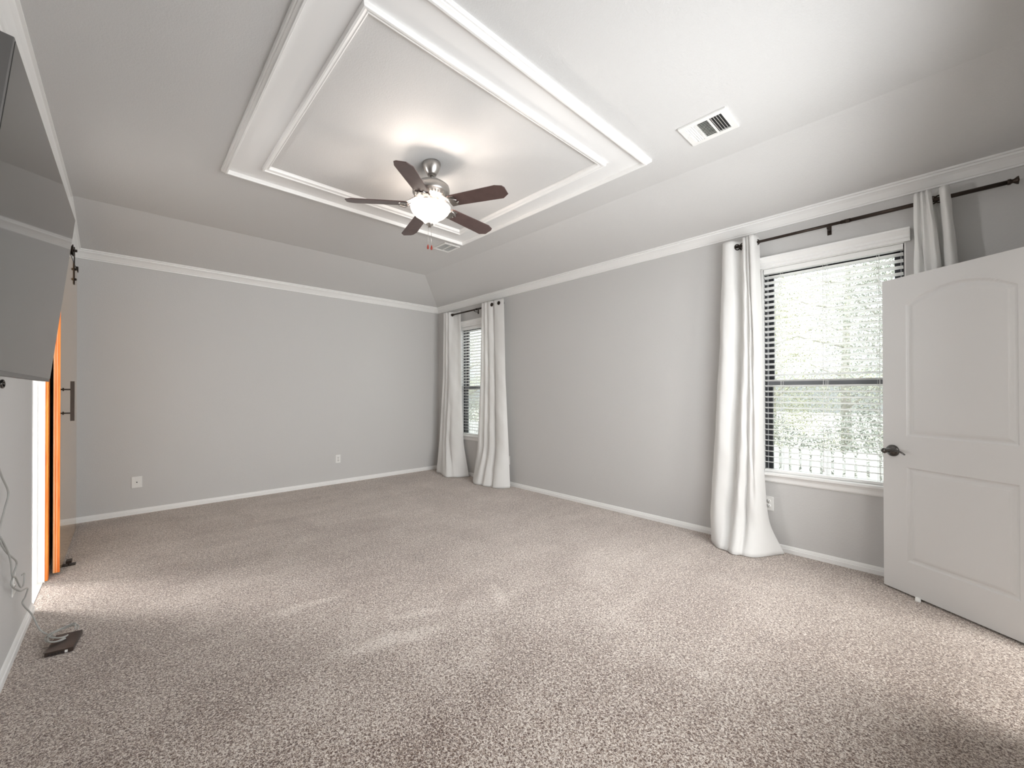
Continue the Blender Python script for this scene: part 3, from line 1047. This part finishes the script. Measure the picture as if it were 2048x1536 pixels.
# ---------------------------------------------------------------- television
def television():
    th = radians(6.2)
    u = Vector((0.009, 1, 0)).normalized()
    n = Vector((u.y, -u.x, 0))
    v = n * sin(th) + Vector((0, 0, cos(th)))      # up along the screen
    nn = n * cos(th) - Vector((0, 0, sin(th)))     # out of the screen
    T2 = Vector((-4.271, -3.081, 2.075))
    w, hgt = 1.20, 0.732
    c = T2 - u * (w / 2) - v * (hgt / 2)
    root = empty('television', c)
    tag(root, 'large flat television tilted down on its mount, high on the left wall', 'television')
    R = Matrix((u, v, nn)).transposed().to_4x4()
    m = MB().box((-w / 2, -hgt / 2, -0.036), (w / 2, hgt / 2, -0.0005), mat=R)
    m.build('casing', TVBODY, root, bevel=0.002)
    m = MB().box((-w / 2 + 0.006, -hgt / 2 + 0.014, -0.002), (w / 2 - 0.005, hgt / 2 - 0.006, 0.0008), mat=R)
    m.build('screen', TVSCREEN, root)
    m = MB().box((-w * .3, -hgt * .38, -0.058), (w * .3, hgt * .2, -0.035), mat=R)
    m.build('rear_housing', TVBODY, root, bevel=0.006)
    # tilting wall mount
    m = MB()
    lw = -W - c.x
    m.box((lw + 0.001, -0.2, -0.12), (lw + 0.02, 0.2, 0.10))
    for y in (-0.14, 0.14):
        m.tube([(lw + 0.02, y, 0.02), (-0.05, y, 0.0)], 0.012, 8)
    m.build('wall_mount', ROD, root)
    # small ring at the end of the mount release cord
    m = MB()
    p = Vector((-4.42, -3.50, 1.331)) - c
    m.tube([p + Vector((0, 0.022 * cos(2 * pi * k / 20), 0.012 * sin(2 * pi * k / 20))) for k in range(20)], 0.004, 8, closed=True)
    m.build('release_ring', GUNMETAL, root)


television()


# ---------------------------------------------------------------- ceiling fan
def ceiling_fan():
    root = empty('ceiling_fan', (-2.41, -3.205, H))
    tag(root, 'five-blade ceiling fan with brushed nickel motor and a lit glass bowl', 'ceiling fan')
    Z = lambda z: z - H
    MB().lathe([(0.064, Z(H)), (0.066, Z(2.945)), (0.062, Z(2.925)), (0.050, Z(2.895)), (0.036, Z(2.876)), (0.030, Z(2.868)), (0.0, Z(2.868))]).build('canopy', NICKEL, root)
    MB().tube([(0, 0, Z(2.875)), (0, 0, Z(2.80))], 0.0115, 16).lathe([(0.022, Z(2.835)), (0.024, Z(2.82)), (0.024, Z(2.80))], seg=20).build('downrod', NICKEL, root)
    MB().lathe([(0.03, Z(2.822)), (0.05, Z(2.818)), (0.10, Z(2.806)), (0.128, Z(2.785)), (0.134, Z(2.765)), (0.134, Z(2.738)), (0.128, Z(2.728)), (0.122, Z(2.724)), (0.118, Z(2.706)), (0.090, Z(2.698)), (0.0, Z(2.698))], seg=56).build('motor_housing', NICKEL, root)
    v = MB()
    for k in range(36):
        R = Matrix.Rotation(2 * pi * k / 36, 4, 'Z')
        v.box((0.092, -0.003, Z(2.700)), (0.121, 0.003, Z(2.722)), mat=R)
    v.build('vent_ring', NICKEL, root)
    MB().lathe([(0.060, Z(2.70)), (0.062, Z(2.692)), (0.058, Z(2.668)), (0.050, Z(2.660)), (0.030, Z(2.656)), (0.0, Z(2.656))]).build('switch_housing', NICKEL, root)
    for k in range(5):
        ang = radians(2 + 72 * k)
        R = Matrix.Rotation(ang, 4, 'Z')
        a = MB()
        for s in (-1, 1):
            pts = [(0.085, s * 0.012, Z(2.700)), (0.115, s * 0.020, Z(2.690)), (0.150, s * 0.030, Z(2.664)), (0.180, s * 0.040, Z(2.646)), (0.205, s * 0.030, Z(2.643)), (0.225, s * 0.012, Z(2.642))]
            a.tube([R @ Vector(p) for p in catmull(pts, 4)], 0.0065, 8)
        a.tube([R @ Vector(p) for p in ((0.085, 0, Z(2.700)), (0.12, 0, Z(2.688)), (0.16, 0, Z(2.660)), (0.20, 0, Z(2.645)))], 0.008, 8)
        a.box((0.165, -0.048, -0.008), (0.215, 0.048, -0.003), mat=R @ Matrix.Translation((0, 0, Z(2.650))) @ Matrix.Rotation(radians(-12), 4, 'X'))
        # blade
        Rb = R @ Matrix.Translation((0.165, 0, Z(2.650))) @ Matrix.Rotation(radians(2.2), 4, 'Y') @ Matrix.Rotation(radians(-12), 4, 'X')
        L = 0.433
        out = [(0, -0.048), (0.02, -0.055), (L - 0.06, -0.066), (L - 0.012, -0.050), (L, -0.030), (L, 0.035), (L - 0.045, 0.066), (0.02, 0.055), (0, 0.048)]
        m = MB()
        m.sweep([[Rb @ Vector((x, y, 0.0)) for x, y in out], [Rb @ Vector((x, y, 0.006)) for x, y in out]])
        bl = m.build('blade', BLADE, root, bevel=0.0015)
        ar = a.build('blade_arm', NICKEL, bl)
    # light bowl: open-topped glass shell
    prof = [(0.139, Z(2.642)), (0.145, Z(2.638)), (0.143, Z(2.624)), (0.133, Z(2.604)), (0.112, Z(2.582)), (0.084, Z(2.564)), (0.062, Z(2.548)), (0.046, Z(2.532)), (0.028, Z(2.522)), (0.0, Z(2.520))]
    inner = [(0.0, Z(2.525)), (0.025, Z(2.527)), (0.042, Z(2.536)), (0.058, Z(2.552)), (0.080, Z(2.569)), (0.108, Z(2.587)), (0.128, Z(2.607)), (0.137, Z(2.625)), (0.137, Z(2.638))]
    m = MB()
    full = prof + inner + [prof[0]]
    m.lathe([(max(r, 0.0001), z) for r, z in full], seg=56, cap=False)
    m.build('light_bowl', BOWL, root)
    MB().lathe([(0.003, Z(2.66)), (0.003, Z(2.522)), (0.026, Z(2.520)), (0.026, Z(2.514)), (0.012, Z(2.508)), (0.010, Z(2.496)), (0.005, Z(2.496)), (0.0, Z(2.494))], seg=24).build('bowl_finial', NICKEL, root)
    for k, (dx, dy, zb) in enumerate(((-0.007, 0.006, 2.335), (0.007, -0.006, 2.330))):
        c = MB().tube([(dx, dy, Z(2.512)), (dx * 1.4, dy * 1.4, Z(zb + 0.03))], 0.0012, 6).build('pull_chain', NICKEL, root)
        MB().lathe([(0.0, 0.036), (0.004, 0.032), (0.008, 0.014), (0.0075, 0.004), (0.0, 0.0)], loc=(dx * 1.4, dy * 1.4, Z(zb)), seg=14).build('pull_fob', REDWOOD, c)
    # the whole fan hangs slightly off plumb from the canopy ball
    axis = Vector((0.026, -0.034, 1)).normalized()
    piv = Vector((0, 0, Z(2.87)))
    tilt = Matrix.Translation(piv) @ Vector((0, 0, 1)).rotation_difference(axis).to_matrix().to_4x4() @ Matrix.Translation(-piv)
    for ch in list(root.children) + [g for c_ in root.children for g in c_.children]:
        if not ch.name.startswith(('canopy', 'pull')):
            ch.data.transform(tilt)
    for ch in root.children:
        if ch.name.startswith('pull'):
            off = tilt @ Vector((0, 0, Z(2.50))) - Vector((0, 0, Z(2.50)))
            for q in [ch] + list(ch.children):
                q.data.transform(Matrix.Translation(off))
    # bulbs above the bowl rim
    for k in range(3):
        a = radians(20 + 120 * k)
        lamp('fan_bulb', 'POINT', (-2.41 + 0.095 * cos(a), -3.205 + 0.095 * sin(a), 2.622), 5.2, (1.0, 0.87, 0.77), shadow_soft_size=0.02)


ceiling_fan()


# ---------------------------------------------------------------- ceiling vents
def register(x0, y0, x1, y1, label, style):
    cx, cy = (x0 + x1) / 2, (y0 + y1) / 2
    hx, hy = (x1 - x0) / 2, (y1 - y0) / 2
    root = empty('ceiling_vent', (cx, cy, H))
    tag(root, label, 'air vent', 'white ceiling air vents')
    ix, iy = hx * 0.74, hy * 0.76
    if style == 2:
        ix, iy = hx * .80, hy * .80
    m = MB()
    t = -0.012
    for a, c in (((-hx, -hy), (-ix, hy)), ((ix, -hy), (hx, hy)), ((-ix, -hy), (ix, -iy)), ((-ix, iy), (ix, hy))):
        m.box((a[0], a[1], t), (c[0], c[1], -0.0005))
    m.build('face_frame', PLATE, root, bevel=0.0015)
    MB().box((-ix, -iy, -0.0015), (ix, iy, -0.0005)).build('dark_duct', SLOT, root)
    m = MB()
    if style == 1:
        # three louvre banks along y: open vanes, fine cross louvres, closed-looking vanes
        b0, b1 = -iy + 2 * iy * 0.36, -iy + 2 * iy * 0.70
        m.box((-ix, b0 - .004, t), (ix, b0 + .004, -0.002))
        m.box((-ix, b1 - .004, t), (ix, b1 + .004, -0.002))
        for k in range(5):
            y = -iy + (b0 + iy) * (k + 0.15) / 5
            R = Matrix.Translation((0, y, -0.007)) @ Matrix.Rotation(radians(62), 4, 'X')
            m.box((-ix, -0.0055, -0.0006), (ix, 0.0055, 0.0006), mat=R)
        for k in range(12):
            x = -ix + 2 * ix * (k + .5) / 12
            R = Matrix.Translation((x, 0, -0.007)) @ Matrix.Rotation(radians(-42), 4, 'Y')
            m.box((-0.0082, b0, -0.0006), (0.0082, b1, 0.0006), mat=R)
        for k in range(5):
            y = b1 + (iy - b1) * (k + 0.5) / 5
            R = Matrix.Translation((0, y, -0.007)) @ Matrix.Rotation(radians(-34), 4, 'X')
            m.box((-ix, -0.0056, -0.0006), (ix, 0.0056, 0.0006), mat=R)
        # screws and lever
        for px, py in ((0.0, -hy * .86), (0.0, hy * .87), (ix * .1, -hy * .79)):
            m.lathe([(0.0028, t - .001), (0.0028, t + 0.001)], loc=(px, py, 0), seg=10)
    else:
        for k in range(15):
            y = -iy + 2 * iy * (k + .5) / 15
            R = Matrix.Translation((0, y, -0.007)) @ Matrix.Rotation(radians(35), 4, 'X')
            m.box((-ix, -0.0075, -0.0006), (ix, 0.0075, 0.0006), mat=R)
        m.box((-0.004, -iy, t), (0.004, iy, -0.004))
    m.build('louvres', PLATE, root)
    return root


register(-1.450, -4.776, -1.195, -4.512, 'square white ceiling air vent with dark open louvres, near the window slope', 1)
register(-1.417, -2.055, -1.203, -1.833, 'square white ceiling vent with fine louvres just past the ceiling frame corner', 2)


# ---------------------------------------------------------------- wall plates
def wall_plate(pos, face, label, kind):
    """face: 'back' (faces -y), 'right' (faces -x), 'left' (faces +x)"""
    rz = {'back': 0, 'right': -pi / 2, 'left': pi / 2}[face]
    root = empty('power_outlet' if kind == 'duplex' else 'cable_plate', pos, rz)
    tag(root, label, 'outlet' if kind == 'duplex' else 'cable plate', 'white wall plates low on the walls')
    # local: x along wall, -y out of the wall
    if kind == 'duplex':
        MB().box((-0.036, -0.006, -0.058), (0.036, 0, 0.058)).build('cover_plate', PLATE, root, bevel=0.003)
        for s in (1, -1):
            m = MB()
            m.lathe([(0.0165, 0.0), (0.0165, 0.008)], loc=(0, 0, s * 0.0195), mat=Matrix.Rotation(radians(90), 4, 'X'), seg=24)
            r = m.build('receptacle', PLATE, root)
            k = MB()
            z = s * 0.0195
            k.box((-0.0085, -0.0086, z - 0.001), (-0.0055, -0.0078, z + 0.008))
            k.box((0.0055, -0.0086, z - 0.001), (0.0085, -0.0078, z + 0.007))
            k.lathe([(0.0026, 0.0078), (0.0026, 0.0086)], loc=(0, 0, z - 0.008), mat=Matrix.Rotation(radians(90), 4, 'X'), seg=10)
            k.build('slots', SLOT, r)
        MB().lathe([(0.003, 0.0055), (0.003, 0.0072)], mat=Matrix.Rotation(radians(90), 4, 'X'), seg=10).build('screw', NICKEL, root)
    else:
        MB().box((-0.045, -0.007, -0.060), (0.045, 0, 0.060)).build('cover_plate', PLATE, root, bevel=0.003)
        MB().lathe([(0.0052, 0.006), (0.0052, 0.014), (0.003, 0.015)], mat=Matrix.Rotation(radians(90), 4, 'X'), seg=12).build('coax_jack', SLOT, root)
    return root


wall_plate((-4.006, 0, 0.342), 'back', 'white square cable plate with one dark jack, left on the back wall', 'coax')
wall_plate((-1.778, 0, 0.354), 'back', 'white power outlet on the back wall, nearer the room corner', 'duplex')
wall_plate((0, -4.640, 0.374), 'right', 'white power outlet under the near window, beside the pooled curtain hem', 'duplex')
wall_plate((0, -1.648, 0.350), 'right', 'white power outlet peeking out from behind the far right curtain', 'duplex')
wall_plate((-W, -2.60, 0.355), 'left', 'white power outlet on the left wall behind the hanging grey cable', 'duplex')


# ---------------------------------------------------------------- cable and box
def smooth_tube(name, pts, r, mat, parent=None):
    m = MB().tube(catmull(pts, 8), r, 10)
    return m.build(name, mat, parent)


cb = empty('power_cable', (-4.50, -2.85, 1.2))
tag(cb, 'thin grey cable hanging from the television down the left wall to the floor', 'cable')
L = lambda pts: [(x + 4.50, y + 2.85, z - 1.2) for x, y, z in pts]
smooth_tube('cable_strand', L([(-4.40, -3.50, 1.50), (-4.46, -3.44, 1.36), (-4.493, -3.32, 1.22), (-4.496, -3.17, 1.08), (-4.497, -3.02, 0.955), (-4.497, -2.885, 0.855), (-4.497, -2.95, 0.80), (-4.497, -3.03, 0.74), (-4.497, -3.03, 0.68), (-4.495, -2.925, 0.60), (-4.49, -2.75, 0.50), (-4.495, -2.78, 0.455), (-4.495, -2.82, 0.416), (-4.49, -2.66, 0.33), (-4.488, -2.48, 0.275), (-4.488, -2.54, 0.255), (-4.488, -2.61, 0.246), (-4.47, -2.50, 0.14), (-4.44, -2.50, 0.05), (-4.40, -2.53, 0.018), (-4.36, -2.60, 0.020)]), 0.0036, CABLE, cb)
smooth_tube('cable_strand', L([(-4.493, -3.05, 0.70), (-4.49, -2.93, 0.60), (-4.488, -2.88, 0.53), (-4.488, -2.86, 0.475), (-4.488, -2.78, 0.435), (-4.486, -2.69, 0.36), (-4.484, -2.63, 0.345), (-4.484, -2.60, 0.39), (-4.487, -2.64, 0.40)]), 0.0033, CABLE, cb)

bx = empty('set_top_box', (-4.335, -2.66, 0.0), radians(-8))
tag(bx, 'small flat dark brown box lying on the carpet at the end of the grey cable', 'media box')
MB().box((-0.052, -0.088, 0.003), (0.052, 0.088, 0.024)).build('casing', BOXBR, bx, bevel=0.002)
m = MB()
for k in range(5):
    m.box((-0.040 + k * 0.012, -0.0888, 0.008), (-0.033 + k * 0.012, -0.0878, 0.016))
m.build('ports', SLOT, bx)
MB().box((0.022, -0.094, 0.008), (0.032, -0.0875, 0.018)).build('plug', PLATE, bx)
co = empty('cable_coil', (-4.35, -2.585, 0.03))
tag(co, 'loose coil of grey cable resting on the brown box', 'cable')
for k, (rx_, ry_, z_, a0) in enumerate(((0.055, 0.075, 0.004, 20), (0.040, 0.085, 0.009, 35), (0.050, 0.060, 0.013, 5))):
    pts = []
    for i in range(19):
        a = radians(a0 + i * 17)
        p = Vector((rx_ * cos(a), ry_ * sin(a), z_ + 0.006 * sin(2 * a)))
        p.rotate(Matrix.Rotation(radians(-30 + 8 * k), 3, 'Z'))
        pts.append(tuple(p))
    smooth_tube('cable_loop', pts, 0.0034, CABLE, co)

# ---------------------------------------------------------------- outdoors
g = MB().box((TH + 0.02, -30, -0.8), (45, 30, -0.62))
tag(g.build('ground', PATIO), 'pale sunlit ground outside the windows', 'ground', kind='structure')


def fence(x, ya, yb, label):
    root = empty('picket_fence', (x, (ya + yb) / 2, -0.62))
    tag(root, label, 'fence')
    yc = (ya + yb) / 2
    m = MB()
    for z in (0.18, 0.62):
        m.box((0.02, ya - yc, z), (0.05, yb - yc, z + 0.08))
    m.build('rails', PICKET, root)
    first = None
    y = ya
    n = 0
    while y < yb and n < 100:
        if first is None:
            w = 0.055
            p = MB()
            p.sweep([[(xx, -w, 0.02), (xx, w, 0.02), (xx, w, 0.86), (xx, w * .3, 0.93), (xx, -w * .3, 0.93), (xx, -w, 0.86)] for xx in (0.0, 0.02)])
            first = p.build('picket', PICKET, root)
            first.location = (0, y - yc, 0)
        else:
            c = first.copy()
            COL.objects.link(c)
            c.parent = root
            c.location = (0, y - yc, 0)
        y += 0.145
        n += 1
    return root


fence(5.2, -6.6, 7.6, 'white picket fence outside, seen low through the blinds')
pp = MB().box((-0.05, -0.05, 0), (0.05, 0.05, 1.75)).box((-0.07, -0.07, 1.75), (0.07, 0.07, 1.80))
o = pp.build('garden_post', BLUE)
o.location = (4.6, -3.2, -0.62)
tag(o, 'slim pale blue post outside the near window', 'post')


def tree(x, y, hgt, spread, mat, label, seed, z0=0.1):
    rnd = random.Random(seed)
    root = empty('tree', (x, y, -0.62))
    tag(root, label, 'tree', 'trees beyond the picket fence')
    m = MB()
    m.tube([(0, 0, 0), (0.06, 0.03, hgt * .35), (0.0, -0.05, hgt * .7), (0.05, 0, hgt * .95)], [0.14, 0.11, 0.07, 0.02], 10)
    for k in range(9):
        a = rnd.uniform(0, 2 * pi)
        z = rnd.uniform(.18, .8) * hgt
        r = spread * rnd.uniform(.5, .95)
        m.tube([(0, 0, z), (r * .5 * cos(a), r * .5 * sin(a), z + .35), (r * cos(a), r * sin(a), z + .9)], [0.05, 0.03, 0.01], 6)
    m.build('trunk', BARK, root)
    m = MB()
    vs, fs = [], []
    for k in range(170):
        a = rnd.uniform(0, 2 * pi)
        z = rnd.uniform(z0, hgt)
        rr_ = spread * (0.35 + 0.75 * sin(pi * min(1, (z + .3) / (hgt + .6)))) * math.sqrt(rnd.uniform(.05, 1))
        c = Vector((rr_ * cos(a), rr_ * sin(a), z))
        for q in range(120):
            d = Vector((rnd.gauss(0, .22), rnd.gauss(0, .22), rnd.gauss(0, .17)))
            p = c + d
            s = rnd.uniform(.016, .034)
            t1 = Vector((rnd.uniform(-1, 1), rnd.uniform(-1, 1), rnd.uniform(-1, 1))).normalized()
            t2 = t1.cross(Vector((rnd.uniform(-1, 1), rnd.uniform(-1, 1), rnd.uniform(-1, 1)))).normalized()
            n0 = len(vs)
            vs += [p - t1 * s, p + t2 * s * .5, p + t1 * s, p - t2 * s * .5]
            fs.append((n0, n0 + 1, n0 + 2, n0 + 3))
    m.add(vs, fs)
    m.build('foliage', mat, root, fix=False)


tree(9.3, -2.1, 5.4, 1.30, LEAFA, 'yellow-green tree seen left through the near window', 11)
tree(8.9, -5.0, 5.0, 1.15, LEAFB, 'grey-green tree seen right through the near window', 12)
tree(13.5, -3.6, 7.5, 2.3, LEAFA, 'tall yellow-green tree standing behind the others, furthest from the near window', 13)
tree(17.5, -0.8, 8.0, 2.6, LEAFB, 'tallest grey-green tree far back, left in the near window view', 21)
tree(17.0, 6.0, 6.5, 2.0, LEAFB, 'broad grey-green tree standing alone between the two window views', 14)
tree(9.5, 11.0, 5.0, 1.9, LEAFA, 'yellow-green tree seen through the far window', 15)

hr = random.Random(77)
m = MB()
vs, fs = [], []
for k in range(45000):
    t = hr.uniform(-7.5, 8.5)
    hh = 1.45 + 0.25 * sin(t * 2.1) + 0.15 * sin(t * 5.3)
    p = Vector((hr.gauss(0, .22), t, hr.uniform(0.0, hh)))
    q = hr.uniform(.016, .036)
    t1 = Vector((hr.uniform(-1, 1), hr.uniform(-1, 1), hr.uniform(-1, 1))).normalized()
    t2 = t1.cross(Vector((hr.uniform(-1, 1), hr.uniform(-1, 1), hr.uniform(-1, 1)))).normalized()
    n0 = len(vs)
    vs += [p - t1 * q, p + t2 * q * .5, p + t1 * q, p - t2 * q * .5]
    fs.append((n0, n0 + 1, n0 + 2, n0 + 3))
m.add(vs, fs)
o = m.build('hedge', LEAFB, fix=False)
o.location = (6.4, 0, -0.62)
tag(o, 'long loose grey-green hedge just behind the picket fence', 'hedge')

# ---------------------------------------------------------------- light portals at the windows (sampling aid for the sky)
for a, c in WIN:
    p = lamp('sky_portal', 'AREA', (TH + 0.03, (a + c) / 2, (WZ0 + WZ1) / 2), 1, aim=(-1, (a + c) / 2, (WZ0 + WZ1) / 2), shape='RECTANGLE', size=WZ1 - WZ0, size_y=c - a)
    p.data.cycles.is_portal = True
